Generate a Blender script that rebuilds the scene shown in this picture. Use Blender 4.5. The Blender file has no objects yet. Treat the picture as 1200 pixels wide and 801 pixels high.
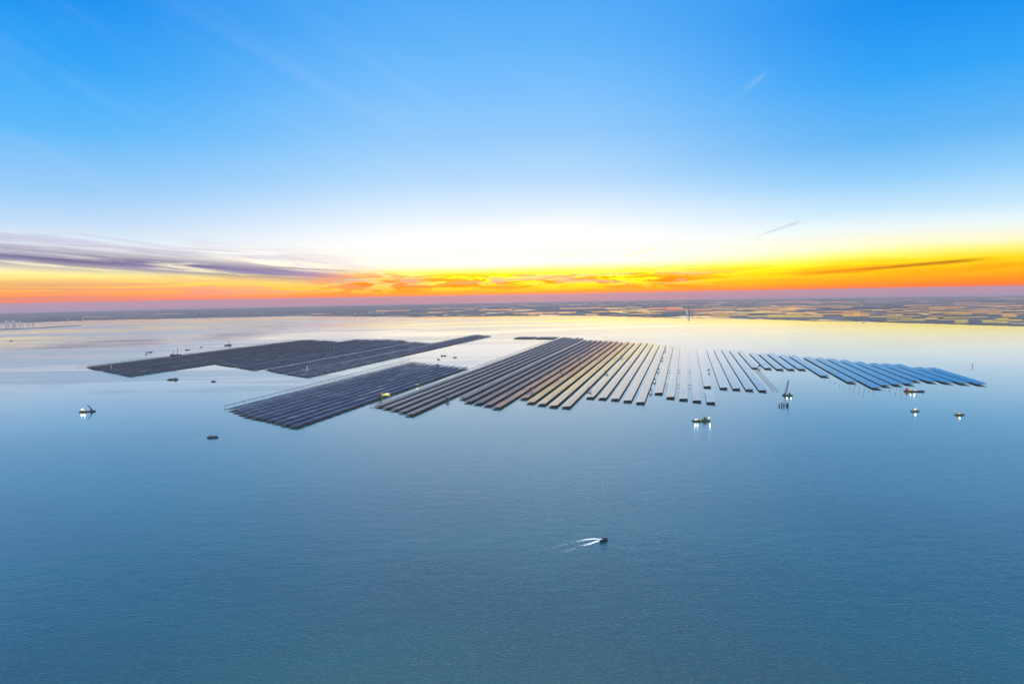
import bpy, bmesh, math, random
from mathutils import Matrix, Vector

random.seed(7)
sc = bpy.context.scene
COL = sc.collection
R_EARTH = 6371000.0
CAM_H = 400.0
F = 800.0                      # focal length in pixels of the 1200-wide photograph
PITCH = math.atan(54.9 / F)
ROLL = math.atan(0.0175)

# ------------------------------------------------------------------ camera
cam_d = bpy.data.cameras.new("camera")
cam = bpy.data.objects.new("camera", cam_d)
COL.objects.link(cam)
cam_d.sensor_width = 36.0
cam_d.lens = 36.0 * F / 1200.0
cam_d.clip_start = 1.0
cam_d.clip_end = 400000.0
MC = Matrix.Rotation(math.pi / 2 - PITCH, 4, 'X') @ Matrix.Rotation(-ROLL, 4, 'Z')
MC.translation = (0, 0, CAM_H)
cam.matrix_world = MC
sc.camera = cam
MR = MC.to_3x3()


def drop(x, y):
    """height of the curved sea surface below the tangent plane"""
    return -(x * x + y * y) / (2 * R_EARTH)


def ray(px, py):
    return MR @ Vector(((px - 600) / F, -(py - 400.5) / F, -1.0))


def ground(px, py, z=0.0):
    d = ray(px, py)
    t = 1000.0
    zz = z
    for _ in range(40):
        t = (zz - CAM_H) / d.z
        zz = 0.5 * zz + 0.5 * (z + drop(d.x * t, d.y * t))
    return Vector((d.x * t, d.y * t, z + drop(d.x * t, d.y * t)))


def yh(px):
    return 345.6 - 0.0175 * (px - 600)


DV = ray(804, yh(804)); DV.z = 0; DV.normalize()      # direction all the panel rows run in
PV = Vector((DV.y, -DV.x, 0))                         # across the rows, to the right
ROW_ANG = math.atan2(-DV.x, DV.y)


# ------------------------------------------------------------------ node helper
class N:
    def __init__(s, tree):
        s.t = tree
        s.t.nodes.clear()

    def new(s, kind, **kw):
        n = s.t.nodes.new(kind)
        for k, v in kw.items():
            setattr(n, k, v)
        return n

    def put(s, sock, v):
        if v is None:
            return
        if isinstance(v, bpy.types.NodeSocket):
            s.t.links.new(v, sock)
        elif isinstance(v, bpy.types.Node):
            s.t.links.new(v.outputs[0], sock)
        else:
            if sock.type == 'RGBA' and len(v) == 3:
                v = (*v, 1)
            sock.default_value = v

    def m(s, op, a, b=None, c=None, clamp=False):
        n = s.new('ShaderNodeMath', operation=op, use_clamp=clamp)
        s.put(n.inputs[0], a); s.put(n.inputs[1], b); s.put(n.inputs[2], c)
        return n.outputs[0]

    def vm(s, op, a, b=None):
        n = s.new('ShaderNodeVectorMath', operation=op)
        s.put(n.inputs[0], a)
        if b is not None:
            s.put(n.inputs[1], b)
        return n.outputs[0]

    def ss(s, x, a, b, c=0.0, d=1.0):
        n = s.new('ShaderNodeMapRange', interpolation_type='SMOOTHSTEP')
        s.put(n.inputs[0], x); s.put(n.inputs[1], a); s.put(n.inputs[2], b); s.put(n.inputs[3], c); s.put(n.inputs[4], d)
        return n.outputs[0]

    def mix(s, f, a, b, blend='MIX'):
        n = s.new('ShaderNodeMix', data_type='RGBA', blend_type=blend)
        n.clamp_factor = True
        s.put(n.inputs[0], f); s.put(n.inputs[6], a); s.put(n.inputs[7], b)
        return n.outputs[2]

    def xyz(s, v):
        n = s.new('ShaderNodeSeparateXYZ'); s.put(n.inputs[0], v)
        return n.outputs

    def comb(s, x, y, z):
        n = s.new('ShaderNodeCombineXYZ')
        s.put(n.inputs[0], x); s.put(n.inputs[1], y); s.put(n.inputs[2], z)
        return n.outputs[0]

    def noise(s, v, scale=1.0, detail=3.0, rough=0.5, dist=0.0):
        n = s.new('ShaderNodeTexNoise')
        s.put(n.inputs['Vector'], v)
        n.inputs['Scale'].default_value = scale
        n.inputs['Detail'].default_value = detail
        n.inputs['Roughness'].default_value = rough
        n.inputs['Distortion'].default_value = dist
        return n.outputs[0]

    def ramp(s, fac, stops):
        n = s.new('ShaderNodeValToRGB')
        e = n.color_ramp.elements
        while len(e) < len(stops):
            e.new(0.5)
        for i, (p, c) in enumerate(stops):
            e[i].position = p
        for i, (p, c) in enumerate(stops):
            e[i].color = (*c, 1)
        s.put(n.inputs[0], fac)
        return n.outputs[0]


def lin(r, g, b, k=1.0):
    f = lambda v: ((v / 255 + 0.055) / 1.055) ** 2.4 if v / 255 > 0.04045 else v / 255 / 12.92
    return (f(r) * k, f(g) * k, f(b) * k)


# ------------------------------------------------------------------ sky
SUN_EL, SUN_AZ = math.radians(2.2), math.radians(2.0)
world = bpy.data.worlds.new("World")
sc.world = world
world.use_nodes = True
w = N(world.node_tree)
tc = w.new('ShaderNodeTexCoord')
dx, dy, dz = w.xyz(tc.outputs['Generated'])[:3]
hor = w.m('SQRT', w.m('ADD', w.m('MULTIPLY', dx, dx), w.m('MULTIPLY', dy, dy)))
e = w.m('DIVIDE', dz, w.m('MAXIMUM', hor, 0.001))
az = w.m('ARCTAN2', dx, dy)
# a gentle warp so that no band is ruler-straight
wv = w.comb(w.m('MULTIPLY', az, 3.0), w.m('MULTIPLY', e, 14.0), 3.0)
warp = w.m('MULTIPLY', w.m('SUBTRACT', w.noise(wv, 1.0, 4.0), 0.5), w.ss(e, 0.0, 0.06, 0.002, 0.016))
ew = w.m('ADD', e, warp)
pos = w.m('DIVIDE', w.m('ADD', ew, 0.03), 1.03, clamp=True)
P = lambda v: (v + 0.03) / 1.03
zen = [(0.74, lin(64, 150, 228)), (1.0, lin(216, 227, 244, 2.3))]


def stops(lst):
    return [(P(a), lin(*c)) for a, c in lst] + zen      # unseen high sky, raised to the dome's brightest as added fill light


CEN = stops([(-0.03, (120, 105, 135)), (-0.012, (190, 120, 120)), (-0.007, (255, 88, 30)), (0.002, (255, 118, 4)), (0.011, (255, 180, 0)),
             (0.022, (255, 226, 0)), (0.031, (255, 236, 20)), (0.037, (255, 244, 130)), (0.045, (255, 248, 220)), (0.068, (255, 255, 252)),
             (0.092, (244, 250, 255)), (0.125, (212, 234, 254)), (0.165, (172, 215, 252)), (0.23, (138, 199, 251)),
             (0.30, (112, 188, 252)), (0.36, (92, 178, 249)), (0.43, (72, 166, 245))])
LEF = stops([(-0.03, (100, 100, 150)), (-0.011, (172, 125, 165)), (-0.006, (240, 125, 115)), (0.002, (255, 130, 90)), (0.012, (255, 165, 90)),
             (0.022, (255, 205, 100)), (0.033, (255, 238, 150)), (0.045, (255, 246, 212)), (0.058, (246, 242, 238)),
             (0.078, (222, 234, 248)), (0.10, (192, 220, 249)), (0.14, (150, 203, 249)), (0.21, (92, 184, 250)),
             (0.285, (50, 165, 247)), (0.37, (16, 146, 240))])
RIG = stops([(-0.03, (95, 95, 140)), (-0.010, (170, 110, 130)), (-0.006, (240, 90, 60)), (0.002, (255, 112, 5)), (0.011, (255, 150, 0)),
             (0.025, (255, 195, 0)), (0.035, (255, 216, 25)), (0.044, (255, 240, 115)), (0.054, (254, 248, 205)),
             (0.076, (236, 248, 250)), (0.10, (196, 230, 253)), (0.14, (145, 206, 251)), (0.19, (98, 182, 246)),
             (0.265, (46, 164, 247)), (0.35, (10, 144, 240))])
BAK = stops([(-0.03, (150, 145, 185)), (0.0, (225, 205, 215)), (0.04, (255, 235, 230, 1.7)), (0.09, (250, 240, 240, 1.9)), (0.18, (235, 235, 245, 2.0)), (0.36, (215, 225, 245, 2.0))])  # sky behind the camera, brightened out of view as extra fill
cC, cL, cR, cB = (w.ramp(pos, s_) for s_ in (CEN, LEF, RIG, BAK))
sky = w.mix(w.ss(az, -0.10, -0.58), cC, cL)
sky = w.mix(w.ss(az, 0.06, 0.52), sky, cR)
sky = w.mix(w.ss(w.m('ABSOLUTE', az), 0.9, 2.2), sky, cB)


def band(x, c, wd):          # soft window of half width wd about c
    return w.ss(w.m('ABSOLUTE', w.m('SUBTRACT', x, c)), wd, 0.0)


def streaks(sx, sy, seed, slope, lo, hi, detail=5.0, dist=0.4):
    v = w.comb(w.m('MULTIPLY', az, sx), w.m('MULTIPLY', w.m('ADD', e, w.m('MULTIPLY', az, slope)), sy), seed)
    return w.ss(w.noise(v, 1.0, detail, 0.6, dist), lo, hi)


# grey-violet stratus streak sloping down from the left
lc = w.m('MULTIPLY_ADD', w.m('ADD', az, 0.64), -0.066, 0.0575)
k = w.m('MULTIPLY', band(e, lc, 0.021), streaks(6.0, 120.0, 1.3, 0.066, 0.30, 0.52, 7.0, 0.7))
k = w.m('MULTIPLY', k, w.ss(az, -0.08, -0.30))
sky = w.mix(w.m('MULTIPLY', k, 0.97), sky, lin(104, 98, 148))
k = w.m('MULTIPLY', band(e, w.m('ADD', lc, 0.012), 0.034), streaks(6.0, 110.0, 8.1, 0.07, 0.40, 0.62, 6.0, 0.7))
k = w.m('MULTIPLY', k, w.ss(az, -0.02, -0.36))
sky = w.mix(w.m('MULTIPLY', k, 0.6), sky, lin(172, 168, 204))
# low pink-violet bars at the far left
k = w.m('MULTIPLY', band(e, 0.014, 0.022), streaks(5.5, 150.0, 4.4, 0.0, 0.40, 0.60, 6.0, 0.7))
k = w.m('MULTIPLY', k, w.ss(az, -0.12, -0.42))
sky = w.mix(w.m('MULTIPLY', k, 0.75), sky, lin(215, 140, 135))
# broken orange and mauve cloud over the sunset
cw = w.m('MULTIPLY', w.ss(az, -0.34, -0.20), w.ss(az, 0.36, 0.22))
cn = streaks(14.0, 110.0, 2.7, 0.0, 0.455, 0.56, 8.0, 1.0)
k = w.m('MULTIPLY', w.m('MULTIPLY', band(e, 0.018, 0.026), cn), cw)
sky = w.mix(w.m('MULTIPLY', k, 0.95), sky, lin(236, 108, 0))
cn2 = streaks(12.0, 120.0, 12.9, 0.0, 0.47, 0.57, 7.0, 0.9)
k = w.m('MULTIPLY', w.m('MULTIPLY', band(e, 0.0225, 0.014), cn2), cw)
sky = w.mix(w.m('MULTIPLY', k, 0.85), sky, lin(196, 142, 122))
# wisp over the right-hand glow
rl = w.m('MULTIPLY_ADD', w.m('SUBTRACT', az, 0.41), 0.060, 0.0215)
k = w.m('MULTIPLY', band(e, rl, 0.0040), streaks(9.0, 260.0, 5.5, -0.06, 0.26, 0.52, 5.0, 0.6))
k = w.m('MULTIPLY', k, w.m('MULTIPLY', w.ss(az, 0.37, 0.44), w.ss(az, 0.63, 0.57)))
sky = w.mix(w.m('MULTIPLY', k, 0.85), sky, lin(165, 92, 20))
k = w.m('MULTIPLY', band(e, 0.022, 0.022), streaks(9.0, 150.0, 9.5, -0.05, 0.46, 0.60))
k = w.m('MULTIPLY', k, w.ss(az, 0.2, 0.35))
sky = w.mix(w.m('MULTIPLY', k, 0.5), sky, lin(250, 140, 0))


def wisp(a0, a1, ec, slope, wd, seed, colr, amt):
    c = w.m('MULTIPLY_ADD', w.m('SUBTRACT', az, (a0 + a1) / 2), slope, ec)
    q = w.m('MULTIPLY', band(e, c, wd), w.m('MULTIPLY', w.ss(az, a0, a0 + (a1 - a0) * 0.3), w.ss(az, a1, a1 - (a1 - a0) * 0.2)))
    q = w.m('MULTIPLY', q, streaks(30.0, 160.0, seed, -slope, 0.3, 0.6))
    return w.mix(w.m('MULTIPLY', q, amt), sky, colr)


sky = wisp(0.335, 0.405, 0.0825, 0.30, 0.0030, 21.0, lin(165, 178, 200), 0.45)
sky = wisp(0.07, 0.125, 0.058, 0.26, 0.0045, 23.0, lin(245, 205, 170), 0.55)
sky = wisp(0.155, 0.215, 0.058, 0.22, 0.0035, 25.0, lin(245, 215, 150), 0.5)
sky = wisp(0.29, 0.36, 0.27, 0.7, 0.009, 27.0, lin(160, 205, 246), 0.3)
# very soft high cirrus veil, upper left
k = w.m('MULTIPLY', streaks(3.0, 16.0, 31.0, 0.5, 0.45, 0.8), w.m('MULTIPLY', w.ss(e, 0.10, 0.2), w.ss(e, 0.5, 0.3)))
k = w.m('MULTIPLY', k, w.ss(az, 0.2, -0.4))
sky = w.mix(w.m('MULTIPLY', k, 0.10), sky, lin(235, 242, 250))

glow = w.m('MULTIPLY', w.m('MULTIPLY', w.ss(e, -0.004, 0.006), w.ss(e, 0.070, 0.030)), band(az, 0.05, 0.75))
sky = w.mix(1.0, sky, w.comb(*[w.m('MULTIPLY_ADD', glow, 0.55, 1.0)] * 3), 'MULTIPLY')
nish = w.new('ShaderNodeTexSky', sky_type='NISHITA', sun_disc=False)
nish.sun_elevation = SUN_EL
nish.sun_rotation = SUN_AZ
nish.altitude = 400
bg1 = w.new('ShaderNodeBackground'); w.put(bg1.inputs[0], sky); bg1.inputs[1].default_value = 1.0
bg2 = w.new('ShaderNodeBackground'); w.put(bg2.inputs[0], nish); bg2.inputs[1].default_value = 0.006
ad = w.new('ShaderNodeAddShader')
w.t.links.new(bg1.outputs[0], ad.inputs[0]); w.t.links.new(bg2.outputs[0], ad.inputs[1])
wo = w.new('ShaderNodeOutputWorld'); w.t.links.new(ad.outputs[0], wo.inputs[0])

sun_d = bpy.data.lights.new("sun", 'SUN')
sun_d.energy = 0.012
sun_d.angle = math.radians(40)
sun_d.color = (1.0, 0.72, 0.42)
sun = bpy.data.objects.new("sun", sun_d)
COL.objects.link(sun)
sdir = Vector((math.sin(SUN_AZ) * math.cos(SUN_EL), math.cos(SUN_AZ) * math.cos(SUN_EL), math.sin(SUN_EL)))
sun.rotation_euler = sdir.to_track_quat('Z', 'Y').to_euler()
sun.location = (0, 0, 900)


# ------------------------------------------------------------------ materials
def principled(name, base, rough=0.5, metal=0.0, ior=1.45, var=0.0, vscale=0.2, emit=None, es=0.0, spec=0.5):
    m = bpy.data.materials.new(name)
    m.use_nodes = True
    n = N(m.node_tree)
    b = n.new('ShaderNodeBsdfPrincipled')
    o = n.new('ShaderNodeOutputMaterial')
    n.t.links.new(b.outputs[0], o.inputs[0])
    if var:
        g = n.new('ShaderNodeTexCoord').outputs['Object']
        f = n.noise(g, vscale, 4.0, 0.6)
        c = n.mix(n.ss(f, 0.35, 0.68), tuple(v * (1 - var) for v in base), tuple(min(1, v * (1 + var)) for v in base))
        n.put(b.inputs['Base Color'], c)
    else:
        n.put(b.inputs['Base Color'], base)
    b.inputs['Roughness'].default_value = rough
    b.inputs['Metallic'].default_value = metal
    b.inputs['IOR'].default_value = ior
    b.inputs['Specular IOR Level'].default_value = spec
    if emit:
        n.put(b.inputs['Emission Color'], emit)
        b.inputs['Emission Strength'].default_value = es
    return m, n, b


M = {}
M['steel'] = principled('galvanised_steel', (0.16, 0.15, 0.15), 0.5, 0.3, var=0.3)[0]
M['concrete'] = principled('concrete_pile', (0.30, 0.29, 0.27), 0.8, var=0.3)[0]
M['deck'] = principled('weathered_deck', (0.11, 0.10, 0.09), 0.7, var=0.4)[0]
M['hull'] = principled('dark_hull_paint', (0.018, 0.028, 0.045), 0.45, var=0.35)[0]
M['hull_green'] = principled('green_hull_paint', (0.02, 0.07, 0.06), 0.45, var=0.35)[0]
M['rust'] = principled('rusty_steel', (0.20, 0.09, 0.06), 0.7, var=0.35)[0]
M['white'] = principled('white_paint', (0.72, 0.72, 0.68), 0.4, var=0.12)[0]
M['cream'] = principled('cream_paint', (0.62, 0.58, 0.45), 0.5, var=0.15)[0]
M['yellow'] = principled('yellow_paint', (0.60, 0.52, 0.06), 0.5, var=0.2)[0]
M['red'] = principled('red_paint', (0.45, 0.05, 0.05), 0.5, var=0.2)[0]
M['glass'] = principled('dark_window_glass', (0.02, 0.03, 0.04), 0.1, ior=1.5)[0]
M['lamp'] = principled('lit_lamp', (0.8, 0.9, 0.75), 0.5, emit=(0.92, 1.0, 0.80), es=2.5)[0]
M['facade'] = principled('pale_facade', (0.85, 0.80, 0.74), 0.7, var=0.1)[0]
M['facade_dark'] = principled('grey_facade', (0.22, 0.20, 0.22), 0.7, var=0.1)[0]

m, n, b = principled('bifacial_backsheet', (0.20, 0.26, 0.40), 0.3, ior=1.5)
oi = n.new('ShaderNodeObjectInfo').outputs['Random']
bk = n.mix(oi, (0.13, 0.21, 0.44), (0.32, 0.41, 0.64))
n.put(b.inputs['Base Color'], n.mix(n.ss(oi, 0.90, 0.96), bk, (0.62, 0.70, 0.82)))
M['backsheet'] = m
M['wind_board'] = principled('galvanised_wind_board', (0.66, 0.63, 0.65), 0.5, 0.0, var=0.1)[0]

# solar glass: cells with a pale module grid
m, n, b = principled('solar_glass', (0.010, 0.022, 0.06), 0.13, ior=1.9)
oi = n.new('ShaderNodeObjectInfo').outputs['Random']
tco = n.new('ShaderNodeTexCoord').outputs['Object']
br = n.new('ShaderNodeTexBrick')
n.put(br.inputs['Vector'], tco)
br.inputs['Color1'].default_value = (0.008, 0.020, 0.060, 1)
br.inputs['Color2'].default_value = (0.014, 0.030, 0.080, 1)
br.inputs['Mortar'].default_value = (0.20, 0.21, 0.23, 1)
br.offset = 0.0
br.inputs['Scale'].default_value = 1.0
br.inputs['Mortar Size'].default_value = 0.06
br.inputs['Brick Width'].default_value = 2.2
br.inputs['Row Height'].default_value = 4.4
base = n.mix(n.m('MULTIPLY', oi, 0.5), br.outputs[0], (0.02, 0.045, 0.10))
n.put(b.inputs['Base Color'], base)
n.put(b.inputs['Roughness'], n.m('MULTIPLY_ADD', oi, 0.05, 0.04))
b.inputs['Coat Weight'].default_value = 1.0
b.inputs['Coat IOR'].default_value = 1.5
b.inputs['Coat Roughness'].default_value = 0.06
M['solar'] = m

# sea water
m, n, b = principled('sea_water', (0.03, 0.12, 0.17), 0.1, ior=1.38)
geo = n.new('ShaderNodeNewGeometry').outputs['Position']
gx, gy, gz = n.xyz(geo)[:3]
dist = n.m('SQRT', n.m('ADD', n.m('MULTIPLY', gx, gx), n.m('MULTIPLY', gy, gy)))
# wind lanes and slicks, drawn out across the view
lane = n.noise(n.comb(n.m('MULTIPLY', gx, 0.00022), n.m('MULTIPLY', gy, 0.0011), 0.0), 1.0, 5.0, 0.55, 0.6)
lane2 = n.noise(n.comb(n.m('MULTIPLY', gx, 0.0011), n.m('MULTIPLY', gy, 0.0048), 4.0), 1.0, 5.0, 0.6, 0.8)
la = n.ss(n.m('ADD', n.m('MULTIPLY', lane, 0.6), n.m('MULTIPLY', lane2, 0.4)), 0.44, 0.55)
la = n.m('MULTIPLY', la, n.ss(gx, 3000.0, -1500.0, 0.25, 1.0))
la = n.mix(n.ss(dist, 3400.0, 1500.0), n.comb(la, la, la), (0.45, 0.45, 0.45))
la = n.xyz(la)[0]
patch = n.noise(n.comb(n.m('MULTIPLY', gx, 0.0012), n.m('MULTIPLY', gy, 0.0016), 9.0), 1.0, 5.0, 0.6, 0.3)
basec = n.mix(n.ss(patch, 0.3, 0.7), (0.001, 0.012, 0.011), (0.002, 0.046, 0.036))
fine = n.noise(n.comb(n.m('MULTIPLY', gx, 0.11), n.m('MULTIPLY', gy, 0.17), 5.0), 1.0, 5.0, 0.7)
basec = n.mix(n.m('MULTIPLY', n.ss(fine, 0.42, 0.66), 0.55), basec, (0.005, 0.072, 0.058))  # light through ripple crests, painted into the base colour as paler flecks
n.put(b.inputs['Base Color'], basec)
near = n.ss(dist, 3600.0, 900.0)
n.put(b.inputs['Roughness'], n.m('MULTIPLY_ADD', near, 0.06, n.m('MULTIPLY_ADD', la, 0.14, 0.04)))
b.inputs['Coat Weight'].default_value = 0.9
b.inputs['Coat IOR'].default_value = 1.58
n.put(b.inputs['Coat Roughness'], n.m('MULTIPLY_ADD', near, 0.06, n.m('MULTIPLY_ADD', la, 0.14, 0.04)))
# swell plus chop
h1 = n.noise(n.comb(n.m('MULTIPLY', gx, 0.022), n.m('MULTIPLY', gy, 0.040), 0.0), 1.0, 3.0, 0.55)
h2 = n.noise(n.comb(n.m('MULTIPLY', gx, 0.20), n.m('MULTIPLY', gy, 0.26), 2.0), 1.0, 4.0, 0.65)
hh = n.m('ADD', n.m('MULTIPLY', h1, 0.7), n.m('MULTIPLY', h2, 0.9))
bp = n.new('ShaderNodeBump')
fade = n.m('MULTIPLY', n.ss(dist, 2900.0, 450.0, 0.01, 1.0), n.m('MULTIPLY_ADD', la, 0.7, 0.5))
n.put(bp.inputs['Strength'], fade)
bp.inputs['Distance'].default_value = 0.85
n.put(bp.inputs['Height'], hh)
n.put(b.inputs['Normal'], bp.outputs[0])
n.put(b.inputs['Coat Normal'], bp.outputs[0])
M['water'] = m

m, n, b = principled('pond_water', (0.08, 0.06, 0.07), 0.03, ior=1.36)
M['pond'] = m

# reclaimed land
m, n, b = principled('coastal_land', (0.05, 0.05, 0.05), 0.9)
geo = n.new('ShaderNodeNewGeometry').outputs['Position']
l1 = n.noise(n.vm('MULTIPLY', geo, (0.0003, 0.00022, 0.0)), 1.0, 6.0, 0.6)
l2 = n.noise(n.vm('MULTIPLY', geo, (0.0016, 0.0010, 0.0)), 1.0, 5.0, 0.6)
c = n.mix(n.ss(l1, 0.35, 0.65), (0.030, 0.040, 0.035), (0.10, 0.085, 0.07))
c = n.mix(n.ss(l2, 0.55, 0.72), c, (0.20, 0.17, 0.14))
wet = n.noise(n.vm('MULTIPLY', geo, (0.0011, 0.00042, 0.0)), 1.0, 6.0, 0.65, 0.5)
lx = n.xyz(geo)[0]
wet = n.m('MULTIPLY', n.ss(wet, 0.56, 0.60), n.ss(lx, -6000.0, 3000.0, 0.25, 1.0))
n.put(b.inputs['Base Color'], n.mix(wet, c, (0.12, 0.11, 0.11)))
n.put(b.inputs['Roughness'], n.m('MULTIPLY_ADD', wet, -0.8, 0.9))
n.put(b.inputs['Coat Weight'], wet)
b.inputs['Coat Roughness'].default_value = 0.08
M['land'] = m

# foam
m = bpy.data.materials.new('foam')
m.use_nodes = True
n = N(m.node_tree)
b = n.new('ShaderNodeBsdfPrincipled')
b.inputs['Base Color'].default_value = (0.95, 0.93, 0.9, 1)
b.inputs['Roughness'].default_value = 0.6
tr = n.new('ShaderNodeBsdfTransparent')
uv = n.new('ShaderNodeUVMap').outputs[0]
ux, uy = n.xyz(uv)[:2]
tco = n.new('ShaderNodeTexCoord').outputs['Object']
fn = n.noise(n.vm('MULTIPLY', tco, (0.35, 0.45, 1.0)), 1.0, 5.0, 0.65)
edge = n.m('SUBTRACT', 1.0, n.m('ABSOLUTE', n.m('MULTIPLY_ADD', uy, 2.0, -1.0)))
al = n.m('MULTIPLY', n.ss(edge, 0.0, 0.5), n.ss(fn, n.m('MULTIPLY_ADD', ux, 0.46, 0.08), n.m('MULTIPLY_ADD', ux, 0.42, 0.34)))
al = n.m('MULTIPLY', al, n.ss(ux, 1.0, 0.5))
mx = n.new('ShaderNodeMixShader')
n.put(mx.inputs[0], al)
n.t.links.new(tr.outputs[0], mx.inputs[1]); n.t.links.new(b.outputs[0], mx.inputs[2])
o = n.new('ShaderNodeOutputMaterial'); n.t.links.new(mx.outputs[0], o.inputs[0])
M['foam'] = m


# ------------------------------------------------------------------ mesh builder
class MB:
    def __init__(s):
        s.v, s.f, s.mi, s.mats = [], [], [], []

    def _m(s, mat):
        if mat not in s.mats:
            s.mats.append(mat)
        return s.mats.index(mat)

    def add(s, vs, fs, mat):
        o = len(s.v); k = s._m(mat)
        s.v += [tuple(v) for v in vs]
        for f in fs:
            s.f.append(tuple(i + o for i in f)); s.mi.append(k)
        return s

    def box(s, c, d, mat, rz=0.0, taper=1.0, bevel=0.0):
        x, y, z = c; a, b_, h = d[0] / 2, d[1] / 2, d[2] / 2
        vs = []
        for zz, t in ((-h, 1.0), (h, taper)):
            for sx, sy in ((-1, -1), (1, -1), (1, 1), (-1, 1)):
                px, py = sx * a * t, sy * b_ * t
                vs.append((x + px * math.cos(rz) - py * math.sin(rz), y + px * math.sin(rz) + py * math.cos(rz), z + zz))
        return s.add(vs, [(3, 2, 1, 0), (4, 5, 6, 7), (0, 1, 5, 4), (1, 2, 6, 5), (2, 3, 7, 6), (3, 0, 4, 7)], mat)

    def bar(s, p, q, r, mat, n=6, r2=None):
        p, q = Vector(p), Vector(q); r2 = r if r2 is None else r2
        d = (q - p).normalized()
        u = d.cross(Vector((0, 0, 1)) if abs(d.z) < 0.9 else Vector((1, 0, 0))).normalized()
        w_ = d.cross(u)
        vs = []
        for c, rr in ((p, r), (q, r2)):
            for i in range(n):
                a = 2 * math.pi * i / n
                vs.append(c + u * math.cos(a) * rr + w_ * math.sin(a) * rr)
        fs = [(i, (i + 1) % n, n + (i + 1) % n, n + i) for i in range(n)]
        fs += [tuple(range(n))[::-1], tuple(range(n, 2 * n))]
        return s.add(vs, fs, mat)

    def loft(s, rings, mat, cap=True):
        k = len(rings[0]); vs = [v for r in rings for v in r]; fs = []
        for j in range(len(rings) - 1):
            for i in range(k):
                a, b_ = j * k + i, j * k + (i + 1) % k
                fs.append((a, b_, b_ + k, a + k))
        if cap:
            fs += [tuple(range(k))[::-1], tuple(range((len(rings) - 1) * k, len(rings) * k))]
        return s.add(vs, fs, mat)

    def mesh(s, name):
        me = bpy.data.meshes.new(name)
        me.from_pydata(s.v, [], s.f)
        for mt in s.mats:
            me.materials.append(M[mt])
        me.polygons.foreach_set('material_index', s.mi)
        me.update()
        return me

    def build(s, name, parent=None, smooth=False):
        me = s.mesh(name)
        if smooth:
            for p in me.polygons:
                p.use_smooth = True
        return link(name, me, parent)


def link(name, data, parent=None, loc=None, rz=None):
    o = bpy.data.objects.new(name, data)
    COL.objects.link(o)
    if parent:
        o.parent = parent
    if loc is not None:
        o.location = loc
    if rz is not None:
        o.rotation_euler = (0, 0, rz)
    return o


def thing(name, label, cat, loc, rz=0.0, group=None):
    o = link(name, None, None, loc, rz)
    o.empty_display_size = 5
    o['label'] = label; o['category'] = cat
    if group:
        o['group'] = group
    return o


def copy_tree(o, parent=None):
    c = o.copy(); COL.objects.link(c)
    if parent:
        c.parent = parent
    for ch in list(o.children):
        copy_tree(ch, c)
    return c


# ------------------------------------------------------------------ sea: one curved sheet to beyond the horizon
def polar_sheet(name, r0, r1, nr, na, z, mat, a0=0.0, a1=2 * math.pi):
    vs, fs = [(0, 0, z)], []
    for j in range(nr + 1):
        r = r0 * (r1 / r0) ** (j / nr)
        for i in range(na):
            a = 2 * math.pi * i / na
            x, y = r * math.sin(a), r * math.cos(a)
            vs.append((x, y, z + drop(x, y)))
    for i in range(na):
        fs.append((0, 1 + (i + 1) % na, 1 + i))
    for j in range(nr):
        for i in range(na):
            p = 1 + j * na; q = p + na
            fs.append((p + i, p + (i + 1) % na, q + (i + 1) % na, q + i))
    mb = MB(); mb.add(vs, fs, mat)
    o = mb.build(name, smooth=True)
    o['kind'] = 'structure'
    return o


polar_sheet('sea_water', 60.0, 84000.0, 110, 180, 0.0, 'water')

# ------------------------------------------------------------------ land beyond the far shore
SHORE = [(-200, 383.5), (-100, 381), (0, 378.8), (50, 377.2), (100, 375.4), (150, 374.2), (200, 373.2), (250, 372.2), (300, 371.2), (350, 370.2), (400, 370.6),
         (450, 371.2), (500, 371.4), (550, 370.8), (600, 370.2), (650, 369.6), (700, 369.8), (740, 371.0), (780, 372.2), (850, 373.2), (900, 374.2),
         (960, 376.0), (1000, 376.6), (1050, 378.0), (1100, 379.3), (1150, 381.0), (1200, 382.2), (1300, 386), (1400, 390)]


def shore_y(px):
    for (a, b_), (c, d) in zip(SHORE, SHORE[1:]):
        if a <= px <= c:
            return b_ + (d - b_) * (px - a) / (c - a)
    return SHORE[-1][1]


def land_sheet():
    vs, fs = [], []
    cols = [-200 + 4 * i for i in range(401)]
    NR = 16
    rnd = random.Random(3)
    for px in cols:
        g = ground(px, shore_y(px) + rnd.uniform(-0.25, 0.25))
        r = math.hypot(g.x, g.y); ux, uy = g.x / r, g.y / r
        vs.append((g.x, g.y, drop(g.x, g.y) - 2.0))
        for j in range(NR + 1):
            rr = (r + 40) * (83000.0 / (r + 40)) ** (j / NR)
            x, y = ux * rr, uy * rr
            vs.append((x, y, drop(x, y) + 2.5))
    k = NR + 2
    for i in range(len(cols) - 1):
        for j in range(k - 1):
            a = i * k + j
            fs.append((a, a + k, a + k + 1, a + 1))
    mb = MB(); mb.add(vs, fs, 'land')
    o = mb.build('land')
    o['kind'] = 'structure'


land_sheet()


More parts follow.
